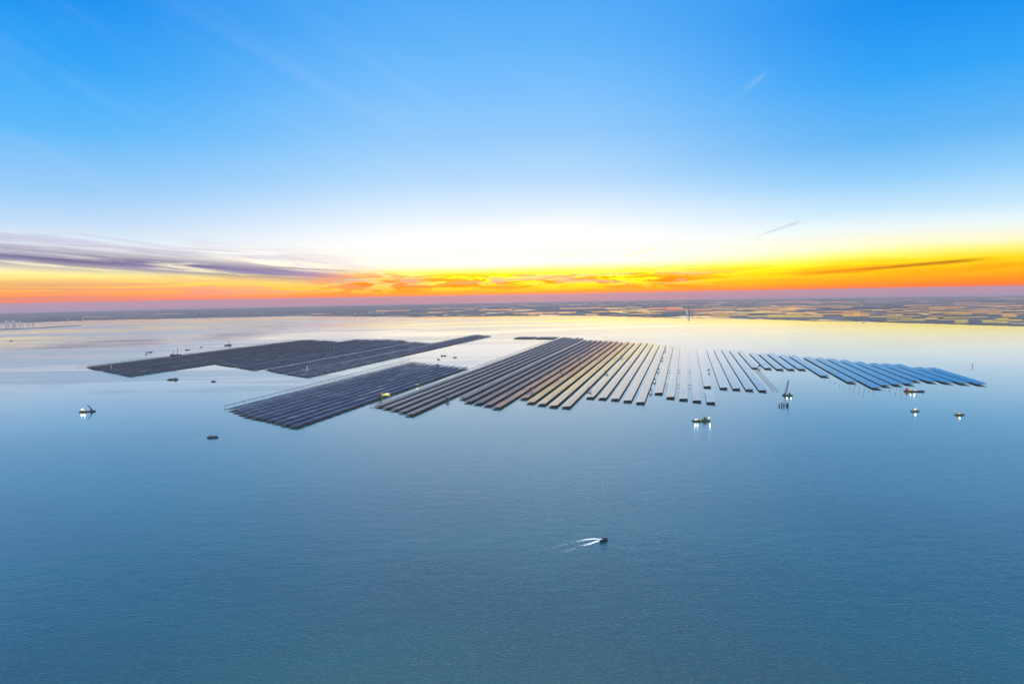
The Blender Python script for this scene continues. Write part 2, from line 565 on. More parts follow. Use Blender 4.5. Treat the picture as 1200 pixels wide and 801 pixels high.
def patch_mesh(mb, quad_px, mat, z, nx=6):
    """a ground parcel whose outline is given on the far plain, laid on the curved land"""
    (x0, y0), (x1, y1), (x2, y2), (x3, y3) = quad_px          # near-left, near-right, far-right, far-left
    vs = []
    for i in range(nx + 1):
        t = i / nx
        a = ground(x0 + (x1 - x0) * t, y0 + (y1 - y0) * t, z)
        b_ = ground(x3 + (x2 - x3) * t, y3 + (y2 - y3) * t, z)
        for u in (0, 0.33, 0.67, 1):
            q = a.lerp(b_, u)
            vs.append((q.x, q.y, z + drop(q.x, q.y)))
    fs = []
    for i in range(nx):
        for j in range(3):
            p = i * 4 + j
            fs.append((p, p + 4, p + 5, p + 1))
    mb.add(vs, fs, mat)


def ponds():
    rnd = random.Random(11)
    mb = MB()
    hy = lambda px: yh(px)
    # (x0, x1, depth below eye level near, far, columns, fill)
    strips = [(655, 752, 17.6, 16.2, 3, 1.0), (620, 735, 23.0, 19.0, 7, 0.8), (738, 775, 25.6, 23.6, 2, 1.0), (600, 650, 22.5, 20.5, 4, 0.8),
              (560, 600, 18.0, 16.2, 3, 0.8), (656, 700, 25.2, 23.4, 3, 0.9), (640, 780, 22.3, 20.6, 8, 0.5), (700, 760, 22.4, 20.0, 4, 0.6),
              (440, 480, 16.6, 15.2, 2, 1.0), (500, 520, 19.5, 18.0, 1, 1.0), (365, 388, 18.6, 17.4, 2, 1.0), (318, 350, 20.4, 19.2, 2, 0.9),
              (500, 640, 14.8, 13.9, 6, 0.7), (420, 560, 24.2, 22.2, 9, 0.25), (760, 800, 20.0, 17.0, 2, 0.8),
              (780, 1000, 21.8, 18.0, 8, 1.0), (905, 960, 14.8, 13.2, 2, 1.0), (955, 1020, 15.5, 14.4, 2, 0.7), (812, 1010, 32.0, 25.0, 9, 1.0),
              (812, 960, 24.4, 22.6, 6, 0.8), (1000, 1200, 26.0, 22.3, 9, 0.95), (1000, 1120, 33.5, 27.0, 6, 0.95), (1090, 1210, 36.0, 27.5, 7, 0.95),
              (1120, 1200, 42.5, 37.0, 5, 0.95), (1040, 1130, 38.5, 34.4, 6, 0.8), (1015, 1040, 15.5, 14.6, 1, 1.0), (1120, 1150, 18.6, 17.6, 1, 1.0), (1180, 1240, 15.2, 14.0, 1, 1.0),
              (1060, 1110, 21.0, 19.8, 3, 0.8), (60, 170, 17.5, 16.6, 3, 0.3), (180, 215, 15.5, 14.6, 1, 0.9)]
    for (a, c, dn, df, nc, fill) in strips:
        wd = (c - a) / nc
        for i in range(nc):
            if rnd.random() > fill:
                continue
            rows = 3 if dn - df > 3 else 1
            if dn - df > 6: rows = 5
            for r_ in range(rows):
                if rows > 1 and rnd.random() < 0.42:
                    continue
                d0 = dn + (df - dn) * r_ / rows; d1 = dn + (df - dn) * (r_ + 1) / rows
                g = (0.14 + 0.20 * rnd.random()) * (d0 - d1)
                sk = 1.0 if a < 800 else -3.2 * (d0 - d1) / 2
                xa, xb = a + wd * i + rnd.uniform(0.1, 0.4), a + wd * (i + 1) - rnd.uniform(0.1, 0.5)
                q = [(xa, hy(xa) + d0 - g), (xb, hy(xb) + d0 - g), (xb + sk, hy(xb) + d1 + g), (xa + sk, hy(xa) + d1 + g)]
                if max(q[0][1] - shore_y(xa), q[1][1] - shore_y(xb)) > -0.7:
                    continue
                patch_mesh(mb, q, 'pond', 2.9)
    o = mb.build('pond_water')
    o['kind'] = 'structure'


ponds()


def spit():
    mb = MB()
    pts = [(-120, 389.6), (-60, 388.0), (0, 386.0), (20, 385.3), (45, 384.2), (70, 382.6), (95, 381.4)]
    vs, fs = [], []
    for i, (px, py) in enumerate(pts):
        th = 0.55 if i < len(pts) - 1 else 0.1
        for q, z in ((py + th, -1.0), (py + th * 0.6, 5.0), (py - th * 0.6, 5.0), (py - th, -1.0)):
            g = ground(px, q); vs.append((g.x, g.y, drop(g.x, g.y) + z))
    for i in range(len(pts) - 1):
        for j in range(3):
            a = i * 4 + j
            fs.append((a, a + 4, a + 5, a + 1))
    mb.add(vs, fs, 'land')
    o = mb.build('sand_spit_terrain'); o['kind'] = 'structure'


spit()

# ------------------------------------------------------------------ solar panel sections
SEC_L, SEC_W, TILT, Z0 = 60.0, 31.0, 0.06, 5.0
STRIP_TILT, NSTRIP = 0.25, 6


def section_mesh(name, length, wd=SEC_W, board='wind_board'):
    """a platform deck carrying six long tables of modules, each tipped the same way"""
    mb = MB()
    a = wd / 2; L = length / 2; t = 0.3
    pw = wd / NSTRIP
    for k in range(NSTRIP):
        x0, x1 = -a + pw * k, -a + pw * (k + 1) - 0.25
        z0 = Z0 + (x0 + a) * TILT
        z1 = z0 + (x1 - x0) * STRIP_TILT
        mb.add([(x0, -L, z0), (x1, -L, z1), (x1, L, z1), (x0, L, z0)], [(0, 1, 2, 3)], 'solar')
        mb.add([(x0, -L, z0 - 0.12), (x1, -L, z1 - 0.12), (x1, L, z1 - 0.12), (x0, L, z0 - 0.12)], [(3, 2, 1, 0)], 'backsheet')
        mb.add([(x1, -L, z1 - 0.12), (x1, L, z1 - 0.12), (x1, L, z1), (x1, -L, z1)], [(0, 1, 2, 3)], 'steel')
        # pale legs and wind boards under the raised edge
        mb.add([(x1 - 0.15, -L, z0), (x1 - 0.15, L, z0), (x1 - 0.15, L, z1 - 0.35), (x1 - 0.15, -L, z1 - 0.35)], [(0, 1, 2, 3)], board)
    zl, zr = Z0 - 0.15, Z0 + wd * TILT - 0.15
    vs = [(-a, -L, zl), (a, -L, zr), (a, L, zr), (-a, L, zl)]
    dn = [(x, y, z - t) for x, y, z in vs]
    mb.add(vs + dn, [(0, 1, 2, 3), (7, 6, 5, 4), (0, 4, 5, 1), (1, 5, 6, 2), (2, 6, 7, 3), (3, 7, 4, 0)], 'steel')
    return mb


def frame_mb(length, wd=SEC_W, mb=None):
    mb = mb or MB()
    a = wd / 2; L = length / 2
    for fx in (-0.82, 0.0, 0.82):
        x = a * fx
        top = Z0 + (x + a) * TILT - 0.5
        mb.box((x, 0, top - 0.5), (0.6, length - 1.5, 0.9), 'steel')
        for fy in (-0.85, -0.28, 0.28, 0.85):
            y = L * fy
            mb.bar((x, y, -3), (x, y, top - 0.9), 0.55, 'concrete', 5)
    for fy in (-0.85, -0.28, 0.28, 0.85):
        y = L * fy
        mb.box((0, y, Z0 - 1.5), (wd * 0.84, 0.5, 0.6), 'steel')
    return mb


SEC = section_mesh('panel_section', 58.6).mesh('panel_section')
FRM = frame_mb(58.6).mesh('support_frame')
far_mb = section_mesh('panel_section', 50.0, board='backsheet')
frame_mb(50.0, mb=far_mb)
SEC_FAR = far_mb.mesh('panel_section')
SEC_M = section_mesh('panel_section', 54.5, board='backsheet').mesh('panel_section')
FRM_M = frame_mb(54.5).mesh('support_frame')

SEC_W2 = section_mesh('panel_section', 59.4, 37.0).mesh('panel_section')
FRM_W2 = frame_mb(59.4, 37.0).mesh('support_frame')

ZT = Z0 + SEC_W * TILT / 2
ORD = ['first', 'second', 'third', 'fourth', 'fifth', 'sixth', 'seventh']


def cs(px, py):
    g = ground(px, py, ZT)
    v = Vector((g.x, g.y, 0))
    return v.dot(PV), v.dot(DV)


def cpx(c, y):
    x = 700.0
    for _ in range(30):
        x = 804 + c * (y - yh(x))
    return (x, y)


ROWS = {}


def block(key, desc, near, far, mode='near', grp=None, skip=None):
    n_ = len(near)
    # straight-line fit of the cross coordinate over the rows
    cc = []
    for p, q in zip(near, far):
        cc.append(0.6 * cs(*p)[0] + 0.4 * cs(*q)[0])
    mi = (n_ - 1) / 2; mc = sum(cc) / n_
    sl = sum((i - mi) * (c - mc) for i, c in enumerate(cc)) / sum((i - mi) ** 2 for i in range(n_)) if n_ > 1 else 0
    for i in range(n_):
        c = mc + sl * (i - mi)
        s0, s1 = cs(*near[i])[1], cs(*far[i])[1]
        make_row(c, s0, s1, f'{ORD[i]} row from the left in the {desc}', key, mode, grp or f'rows of the {desc}', (skip or {}).get(i, ()))
        ROWS[key, i] = (c, s0, s1)


def make_row(c, s0, s1, label, key, mode, grp, skip=()):
    pitch = 61.2 if mode in ('near', 'wide') else 62.0
    me, fr = {'near': (SEC, FRM), 'mid': (SEC_M, FRM_M), 'far': (SEC_FAR, None), 'wide': (SEC_W2, FRM_W2)}[mode]
    nsec = max(2, round((s1 - s0) / pitch))
    b0 = PV * c + DV * s0
    root = thing('solar_panel_row', label, 'solar panels', (b0.x, b0.y, drop(b0.x, b0.y)), ROW_ANG, grp)
    z00 = drop(b0.x, b0.y)
    for k_ in range(nsec):
        if k_ in skip:
            continue
        s = s0 + pitch * (k_ + 0.5)
        p = PV * c + DV * s
        dz_ = drop(p.x, p.y) - z00
        o = link('panel_section', me, root, (0, pitch * (k_ + 0.5), dz_))
        jig = random.gauss(0, 0.006)
        o.rotation_euler = (random.gauss(0, 0.0015), jig, 0)
        if fr is not None:
            f = link('support_frame', fr, o)
            f.rotation_euler = (0, 0, 0)


block('A', 'steel-grey panel block along the narrow channel',
      [(441, 475), (448, 477), (457, 479), (467, 481.5), (479, 485)],
      [(664, 394.5), (669, 395), (674, 395.5), (678, 395.7), (683, 396)])
block('B', 'mauve-tinted panel block beside the gold one',
      [(541, 466), (546, 470), (557, 472), (569, 474), (582, 477)],
      [(688, 398), (692, 398.4), (698.5, 398.6), (704, 399), (710, 399.5)])
block('C', 'deep gold-lit panel block',
      [(616, 466), (624, 471), (636, 473), (650, 475), (664, 476)],
      [(714, 399.5), (720, 400), (727, 400.5), (734, 400.6), (741, 401)])
block('D', 'pale peach-gold panel block',
      [(692, 465), (707, 466), (721, 467), (736, 469), (751, 471)],
      [(749, 401), (756.5, 401.5), (763, 402), (770, 403), (778, 403)])
block('E', 'silver-white panel block pointing at the camera',
      [(772.5, 460), (786.5, 465), (801.5, 467), (818, 469), (834, 471)],
      [(786, 404.5), (794, 405), (802, 405.5), (810, 406.5), (818, 407)], skip={4: (5, 6)})
block('F', 'blue-grey panel block beside the silver one',
      [(848, 454), (863, 455), (879, 456), (895, 457), (883.5, 430.5)],
      [(830, 408), (839, 408.5), (848, 409), (858, 410), (868, 411)])
block('G', 'short blue panel block above the crane barge',
      [(901, 431), (914, 432), (927, 432), (941, 432), (967, 440)],
      [(881, 413), (892, 413.5), (903, 414), (916, 415.5), (927, 416)], 'wide')
block('H', 'blue block behind the barge with red deckhouse',
      [(995, 447), (1033, 454), (1043, 451), (1056, 450), (1066, 449)],
      [(945, 418.5), (958, 419.5), (971, 420), (986, 422), (1000, 423)], 'wide')
block('I', 'outermost deep blue panel block at the right',
      [(1076, 445.5), (1094, 446.5), (1112, 447.5), (1130, 448.5), (1152, 449.5)],
      [(1019, 425.5), (1036, 426.3), (1053, 427.3), (1073, 430), (1090, 431)], 'wide')
block('M1', 'outer half of the dark left-centre block',
      [(266, 479), (273, 481.5), (281, 484), (288, 486.5), (296, 488.5)],
      [(489, 424), (495, 424.6), (501, 425.2), (507, 425.8), (513, 426.5)], 'mid')
block('M2', 'channel-side half of the dark left-centre block',
      [(305, 490), (312, 492), (320, 494), (328, 496.5), (336, 498.5)],
      [(521, 427), (528, 427.8), (536, 428.7), (543, 429.4), (551, 430)], 'mid')


def lblock(key, desc, n_, c0, c1, yn0, yn1, yf0, yf1):
    near, far = [], []
    for i in range(n_):
        t = i / (n_ - 1)
        near.append(cpx(c0 + (c1 - c0) * t, yn0 + (yn1 - yn0) * t))
        far.append(cpx(c0 + (c1 - c0) * t, yf0 + (yf1 - yf0) * t))
    block(key, desc, near, far, 'far')


far_field = 'distant left panel field'
lblock('L1', 'outermost strip of the ' + far_field, 5, -9.32, -8.83, 429.5, 432.2, 397.8, 398.4)
lblock('L2', 'second strip of the ' + far_field, 5, -8.63, -8.14, 433.2, 436.0, 398.6, 399.4)
lblock('L3', 'third strip of the ' + far_field, 4, -7.95, -7.58, 437.2, 439.6, 397.6, 397.4)
lblock('L4', 'middle strip of the ' + far_field, 5, -7.41, -6.91, 425.8, 428.4, 397.4, 397.8)
lblock('L5', 'fifth strip of the ' + far_field, 5, -6.74, -6.25, 429.2, 432.2, 398.2, 399.6)
lblock('L6', 'sixth strip of the ' + far_field, 5, -6.06, -5.57, 431.8, 435.8, 400.2, 401.8)
lblock('L7', 'longest strip of the ' + far_field, 5, -5.41, -4.92, 436.8, 440.4, 391.8, 393.0)
lblock('K1', 'left half of the farthest panel cluster', 5, -3.97, -3.58, 396.2, 396.2, 394.2, 394.4)
lblock('K2', 'right half of the farthest panel cluster', 5, -3.43, -3.06, 396.4, 396.4, 394.4, 394.6)


# ------------------------------------------------------------------ walkways, inverter platforms, bare piles
def walkway(p0, p1, z, wd, label, name='cable_walkway'):
    g0, g1 = ground(*p0, z), ground(*p1, z)
    o_ = Vector((g0.x, g0.y, 0)); v = Vector((g1.x - g0.x, g1.y - g0.y, 0)); L = v.length; v.normalize(); s_ = Vector((v.y, -v.x, 0))
    b0 = drop(g0.x, g0.y)
    root = thing(name, label, 'walkway', (g0.x, g0.y, b0))
    mb, pb, rb = MB(), MB(), MB()
    n_ = max(2, int(L / 60))
    prev = None
    for i in range(n_ + 1):
        q = v * (L * i / n_); w_ = o_ + q; zz = drop(w_.x, w_.y) - b0 + z
        cur = [q - s_ * wd / 2 + Vector((0, 0, zz)), q + s_ * wd / 2 + Vector((0, 0, zz)), q + s_ * wd / 2 + Vector((0, 0, zz - 0.8)), q - s_ * wd / 2 + Vector((0, 0, zz - 0.8))]
        if prev:
            mb.loft([prev, cur], 'deck')
            for sd in (0, 1):
                rb.bar(prev[sd] + Vector((0, 0, 1.2)), cur[sd] + Vector((0, 0, 1.2)), 0.15, 'steel', 4)
        prev = cur
        pb.bar(q + Vector((0, 0, zz - z - 3)), q + Vector((0, 0, zz - 0.8)), 0.7, 'concrete', 6)
    mb.build('deck', root); rb.build('handrail', root); pb.build('pile_row', root)
    return root


walkway((263, 475.6), (480, 421.0), 7, 6, 'long thin service walkway skirting the outer edge of the dark left-centre block')
walkway(cpx(-9.50, 429.5), cpx(-9.50, 398.0), 7, 6, 'long thin brown walkway skirting the outermost edge of the distant left field')
walkway((434, 474.0), (656, 394.2), 7, 5, 'long thin walkway skirting the channel side of the steel-grey block')
cE1, cE4 = ROWS['E', 0][0] + 15, ROWS['E', 3][0] - 15
for s_, lab in ((cs(797, 451.0)[1], 'near cross walkway between the silver-white rows'), (cs(797, 434.0)[1], 'far cross walkway between the silver-white rows')):
    for i in range(3):
        ca, cb = ROWS['E', i][0] + 15.2, ROWS['E', i + 1][0] - 15.2
        a = PV * ca + DV * s_; b_ = PV * cb + DV * s_
        z0 = drop(a.x, a.y)
        root = thing('cross_bridge', f'{ORD[i]} span from the left of the ' + lab, 'footbridge', (a.x, a.y, z0), 0, 'cross walkways between silver-white rows')
        d_ = b_ - a
        u = d_.normalized()
        mb = MB(); sv = Vector((-u.y, u.x, 0)) * 1.6
        mb.loft([[sv + Vector((0, 0, 8)), -sv + Vector((0, 0, 8)), -sv + Vector((0, 0, 7.2)), sv + Vector((0, 0, 7.2))],
                 [d_ + sv + Vector((0, 0, 8)), d_ - sv + Vector((0, 0, 8)), d_ - sv + Vector((0, 0, 7.2)), d_ + sv + Vector((0, 0, 7.2))]], 'deck')
        mb.build('deck', root)
        mb = MB()
        for sg in (1, -1):
            mb.bar(sv * sg + Vector((0, 0, 9.1)), d_ + sv * sg + Vector((0, 0, 9.1)), 0.12, 'steel', 4)
        mb.bar(d_ * 0.5 + Vector((0, 0, -3)), d_ * 0.5 + Vector((0, 0, 7.2)), 0.6, 'concrete', 6)
        mb.build('handrail', root)


def inverter(c, s, label):
    p = PV * c + DV * s
    root = thing('inverter_platform', label, 'platform', (p.x, p.y, drop(p.x, p.y)), ROW_ANG, 'inverter platforms beside the rows')
    mb = MB()
    mb.box((0, 0, 9.0), (14, 20, 1.0), 'deck')
    mb.build('deck', root)
    mb = MB()
    for x in (-5, 5):
        for y in (-8, 8):
            mb.bar((x, y, -3), (x, y, 8.5), 0.7, 'concrete', 8)
    mb.build('pile_cluster', root)
    mb = MB()
    mb.box((0.5, -3, 12.0), (6, 12, 5), 'hull'); mb.box((0.5, -3, 14.65), (6.4, 12.4, 0.3), 'steel')
    mb.box((0, 6.5, 11.0), (5, 4, 3), 'steel')
    mb.build('transformer_container', root)


inv = [('D', 4, 457.5, 'camera end'), ('D', 4, 445, 'near middle'), ('D', 4, 433, 'middle'), ('D', 4, 420, 'far middle'), ('D', 4, 410, 'far end'),
       ('C', 4, 456, 'camera end'), ('C', 4, 436, 'middle'), ('C', 4, 418, 'far end'),
       ('B', 4, 456, 'camera end'), ('B', 4, 434, 'middle'), ('B', 4, 421, 'far end'),
       ('F', 4, 429.5, 'camera end'), ('E', 4, 434, 'middle'), ('A', 4, 468, 'camera end')]
bname = {'A': 'steel-grey', 'B': 'mauve-tinted', 'C': 'gold-lit', 'D': 'peach-gold', 'E': 'silver-white', 'F': 'blue-grey'}
for key, i, y, where in inv:
    c = ROWS[key, i][0]
    px = cpx(c / CAM_H, y)
    inverter(c + 15 + 7.4, cs(*px)[1], f'dark inverter platform at the {where} of the last row of the {bname[key]} block')

# bare piles where rows are still being built
pile_me = MB().bar((0, 0, -4), (0, 0, 7), 0.9, 'concrete', 8).mesh('bare_pile')
c5 = ROWS['F', 4][0]
k_ = 0
s_near, s_far = ROWS['F', 3][1] + 20, ROWS['F', 4][1] - 60
nn = 22
for i in range(nn):
    for sd in (-7, 7):
        p = PV * (c5 + sd) + DV * (s_near + (s_far - s_near) * i / (nn - 1))
        o = link('bare_pile', pile_me, None, (p.x, p.y, drop(p.x, p.y)))
        o['label'] = 'bare pile of the double line continuing the short blue-grey row towards the crane barge'
        o['category'] = 'pile'; o['group'] = 'bare piles beside the blue-grey block'
for (a, b_, n_) in [((967, 444), (1012, 462), 9), ((996, 451), (1024, 460), 6), ((1046, 453), (1064, 460), 5), ((1036, 456), (1056, 463), 4)]:
    for i in range(n_):
        t = i / (n_ - 1)
        g = ground(a[0] + (b_[0] - a[0]) * t, a[1] + (b_[1] - a[1]) * t)
        o = link('bare_pile', pile_me, None, g)
        o['label'] = 'bare pile standing off the unfinished camera end of the blue rows at the right'
        o['category'] = 'pile'; o['group'] = 'bare piles at the ends of the blue rows'


# ------------------------------------------------------------------ vessels
def hull_rings(L, B, H, draft, bow=0.25, stern=0.9, flare=0.85, sheer=0.0):
    rings = []
    for t in (0.0, 0.04, 0.3, 0.6, 1 - bow, 1 - bow * 0.5, 1 - bow * 0.15, 1.0):
        x = -L / 2 + L * t
        if t > 1 - bow:
            u = (t - (1 - bow)) / bow
            wd = B / 2 * (1 - u ** 2) + 0.02 * B
        else:
            wd = B / 2 * (stern + (1 - stern) * min(1, t / 0.3))
        up = sheer * max(0, (t - 0.5) * 2) ** 2
        rings.append([(x, -wd, H + up), (x, -wd * flare, -draft), (x, wd * flare, -draft), (x, wd, H + up)])
    return rings


def lamp(parent, loc, power, r=0.8, mast=True):
    r *= 0.36
    loc = (loc[0], loc[1] + 1.0, loc[2])
    mb = MB()
    n_, rg = 8, []
    for j in range(5):
        ph = -math.pi / 2 + math.pi * (j + 0.001) / 4.002
        rg.append([(loc[0] + r * math.cos(ph) * math.cos(2 * math.pi * i / n_), loc[1] + r * math.cos(ph) * math.sin(2 * math.pi * i / n_), loc[2] + r * math.sin(ph)) for i in range(n_)])
    mb.loft(rg, 'lamp')
    mb.build('deck_lamp', parent, smooth=True)
    mb = MB(); mb.bar((loc[0], loc[1] + 0.3, max(2.8, loc[2] - 8)), (loc[0], loc[1] + 0.3, loc[2]), 0.18, 'steel', 6)
    mb.build('lamp_pole', parent)
    ld = bpy.data.lights.new('lamp_light', 'POINT')
    ld.energy = power * 0.032
    ld.color = (0.93, 1.0, 0.80)
    ld.shadow_soft_size = 1.4
    lo = bpy.data.objects.new('lamp_light', ld)
    COL.objects.link(lo); lo.parent = parent
    lo.location = (loc[0], loc[1], loc[2] + r + 1.6)


def deckhouse(root, x, L, B, z, floors=2, mat='white', roofm='steel'):
    mb = MB()
    gl = MB()
    zz = z
    for k in range(floors):
        sc_ = 1 - 0.18 * k
        mb.box((x - 0.05 * L * k, 0, zz + 1.4), (L * sc_, B * sc_, 2.8), mat)
        for i in range(max(2, int(L * sc_ / 2.4))):
            wx = x - 0.05 * L * k - L * sc_ / 2 + (i + 0.5) * L * sc_ / max(2, int(L * sc_ / 2.4))
            for sg in (1, -1):
                gl.box((wx, sg * (B * sc_ / 2 + 0.04), zz + 1.7), (1.1, 0.1, 1.0), 'glass')
        gl.box((x - 0.05 * L * k + L * sc_ / 2 + 0.04, 0, zz + 1.8), (0.1, B * sc_ * 0.75, 1.1), 'glass')
        zz += 2.8
        mb.box((x - 0.05 * L * k, 0, zz + 0.12), (L * sc_ + 0.8, B * sc_ + 0.8, 0.25), roofm)
        zz += 0.25
    h = mb.build('deckhouse', root)
    gl.build('window_band', h)
    return zz


def lattice(mb, p, q, w0, w1, mat, n_=8, r=0.28):
    p, q = Vector(p), Vector(q)
    d = (q - p).normalized()
    u = d.cross(Vector((0, 0, 1)) if abs(d.z) < 0.95 else Vector((1, 0, 0))).normalized(); v = d.cross(u)
    def c(t, k):
        w_ = (w0 + (w1 - w0) * t) / 2
        return p.lerp(q, t) + u * w_ * (1 if k in (0, 3) else -1) + v * w_ * (1 if k < 2 else -1)
    for k in range(4):
        mb.bar(c(0, k), c(1, k), r, mat, 5)
        for i in range(n_):
            mb.bar(c(i / n_, k), c((i + 1) / n_, (k + 1) % 4), r * 0.6, mat, 4)


def crane(root, x, z, reach, height, mat='rust', thick=1.0):
    cb = MB()
    cb.box((x, 0, z + 2.0), (5, 4.5, 4.0), mat); cb.box((x - 4.0, 0, z + 2.0), (3.0, 4.8, 2.6), 'hull')
    cb.bar((x, 0, z - 1.2), (x, 0, z), 2.2, 'steel', 12)
    cb.build('crane_cab', root)
    bm_ = MB()
    lattice(bm_, (x + 1.5, 0, z + 2), (x + 1.5 + reach, 0, z + 2 + height), 2.6 * thick, 1.2 * thick, mat, 9, 0.38 * thick)
    bm_.build('boom', root)
    am = MB()
    am.bar((x - 2, 1.6, z + 4), (x - 2.5, 0, z + 4 + height * 0.33), 0.3, mat, 5)
    am.bar((x - 2, -1.6, z + 4), (x - 2.5, 0, z + 4 + height * 0.33), 0.3, mat, 5)
    am.bar((x - 2.5, 0, z + 4 + height * 0.33), (x + 1.5 + reach, 0, z + 2 + height), 0.13, 'steel', 4)
    am.build('back_stay', root)
    hk = MB()
    hk.bar((x + 1.5 + reach, 0, z + 2 + height), (x + 1.5 + reach, 0, z + 2 + height * 0.35), 0.12, 'steel', 4)
    hk.box((x + 1.5 + reach, 0, z + 2 + height * 0.35), (1.2, 0.8, 1.8), 'yellow')
    hk.build('hook_line', root)


def place(px, py, rz, name, label, cat, group=None):
    g = ground(px, py)
    return thing(name, label, cat, g, rz, group)


def barge(root, L, B, H, mat='hull', bow=0.12, sheer=0.8):
    MB().loft(hull_rings(L, B, H, 1.5, bow, 0.96, 0.9, sheer), mat).build('hull', root)
    d = MB()
    d.box((-L * 0.03, 0, H + 0.06), (L * 0.84, B * 0.86, 0.12), 'deck')
    d.build('deck', root)
    b = MB()
    for sg in (1, -1):
        b.bar((-L * 0.46, sg * B * 0.46, H + 1.1), (L * 0.36, sg * B * 0.48, H + 1.1), 0.1, 'steel', 4)
        for i in range(9):
            x = -L * 0.46 + L * 0.82 * i / 8
            b.bar((x, sg * B * 0.46, H), (x, sg * B * 0.465, H + 1.1), 0.09, 'steel', 4)
    b.build('railing', root)


def mast(root, x, z, h, mat='steel'):
    m_ = MB()
    m_.bar((x, 0, z), (x, 0, z + h), 0.25, mat, 6, 0.12)
    m_.bar((x, -1.6, z + h * 0.7), (x, 1.6, z + h * 0.7), 0.12, mat, 4)
    m_.bar((x, 0, z + h * 0.9), (x + 0.8, 0, z + h * 0.9), 0.1, mat, 4)
    m_.build('mast', root)


def cargo(root, spots, mats=('rust', 'cream', 'yellow')):
    for i, (x, y, z, a, b_, h) in enumerate(spots):
        mb = MB(); mb.box((x, y, z + h / 2), (a, b_, h), mats[i % len(mats)])
        for q in range(4):
            mb.box((x - a / 2 + a * (q + 0.5) / 4, y, z + h + 0.08), (a * 0.12, b_ * 0.98, 0.16), 'steel')
        mb.build('cargo_box', root)


# lit crane barge, far left
r = place(103, 482.2, 0.10, 'crane_barge', 'dark floodlit crane barge alone on open water left of the dark panel block', 'crane barge')
barge(r, 54, 17, 3.2); top = deckhouse(r, -16, 12, 9, 3.3, 3, 'cream'); crane(r, 14, 4.5, -16, 20, 'hull')
mast(r, -16, top, 6); lamp(r, (-9, -7.5, 9.5), 160000, 1.7); lamp(r, (-20, -7.5, 9.5), 90000, 1.4)

# dark barge
r = place(249.5, 512.3, 0.03, 'work_barge', 'unlit dark flat barge floating in front of the dark left-centre block', 'barge')
barge(r, 31, 11, 2.6, 'hull', 0.22); top = deckhouse(r, -7, 8, 7, 2.7, 1, 'steel'); mast(r, -6, top, 4); cargo(r, [(5, 0, 2.7, 8, 6, 1.8)], ('hull',))

# two barges on the bay between left field and block
r = place(203, 444.8, -0.05, 'work_barge', 'larger teal-dark barge below the distant left field', 'barge')
barge(r, 55, 22, 3.5, 'hull_green', 0.2); top = deckhouse(r, 12, 12, 14, 3.6, 2, 'steel'); mast(r, 12, top, 6); cargo(r, [(-12, 0, 3.6, 16, 12, 3)], ('hull',))
r = place(250.5, 447, 0.0, 'work_boat', 'small dark boat below the corner of the distant left field', 'boat')
barge(r, 24, 9, 2.6, 'hull', 0.3); top = deckhouse(r, -4, 8, 6, 2.7, 1, 'steel'); mast(r, -4, top, 4)

# crane vessel and small craft behind the left field
r = place(206, 416.5, 0.08, 'crane_vessel', 'dark crane vessel with upright tower behind the distant left field', 'crane vessel')
barge(r, 76, 24, 7); top = deckhouse(r, -26, 16, 14, 7.1, 2, 'steel'); crane(r, 12, 8.3, 3, 48, 'hull'); crane(r, -10, 8.3, -9, 24, 'hull')
r = place(175, 412.8, 0.0, 'work_barge', 'low dark barge beyond the outer corner of the left field', 'barge')
barge(r, 54, 16, 4, 'hull', 0.2); top = deckhouse(r, 10, 10, 9, 4.1, 1, 'steel'); mast(r, 10, top, 7)
r = place(171.5, 415.4, 0.3, 'work_boat', 'tiny tan boat just below the low dark barge beyond the left field', 'boat')
barge(r, 20, 8, 2.8, 'rust', 0.3); top = deckhouse(r, -2, 7, 5, 2.9, 1, 'cream'); mast(r, -2, top, 3)
r = place(220, 410, 0.0, 'work_barge', 'short dark barge beyond the left field, right of the crane vessel', 'barge')
barge(r, 38, 14, 3.6, 'hull', 0.25); top = deckhouse(r, -8, 9, 8, 3.7, 1, 'steel')
r = place(236, 406.6, 0.0, 'work_boat', 'faint tiny boat farthest out beyond the left field', 'boat')
barge(r, 22, 9, 2.8, 'rust', 0.3); top = deckhouse(r, -2, 8, 6, 2.9, 1, 'steel')
r = place(269, 404.6, 0.1, 'crane_barge', 'dark crane barge with leaning boom beyond the upper edge of the left field', 'crane barge')
barge(r, 34, 18, 7); crane(r, 5, 8.3, -22, 42, 'hull'); deckhouse(r, -8, 9, 10, 7.1, 2, 'steel')
r = place(264.8, 404.7, 0.0, 'tug_boat', 'small dark tug tucked beside the crane barge with leaning boom', 'tug boat')
barge(r, 24, 10, 5, 'hull', 0.35); top = deckhouse(r, -2, 8, 7, 5.1, 2, 'steel')
r = place(13, 399.4, 0.0, 'work_boat', 'lone dark boat near the left edge below the sand spit', 'boat')
barge(r, 36, 14, 4, 'hull', 0.3); top = deckhouse(r, -6, 10, 9, 4.1, 1, 'steel'); mast(r, -6, top, 6)

# craft in the channel beyond the dark block
for px, py, L, lab in [(518.2, 416.8, 20, 'dark boat of the close pair in the channel, the outer one'), (521.6, 416.8, 18, 'dark boat of the close pair in the channel, the inner one'),
                       (533.3, 418.8, 24, 'single dark boat nearest the steel-grey block in the far channel'), (514, 421.2, 18, 'small dark boat closest to the tip of the left-centre block'),
                       (512.5, 427.6, 22, 'dark boat moored right against the tip of the left-centre block')]:
    r = place(px, py, 0.0, 'work_boat', lab, 'boat', 'boats in the far channel')
    barge(r, L, 9, 2.8, 'hull', 0.3); top = deckhouse(r, -2, L * 0.35, 6, 2.9, 1, 'steel'); mast(r, -2, top, 3)


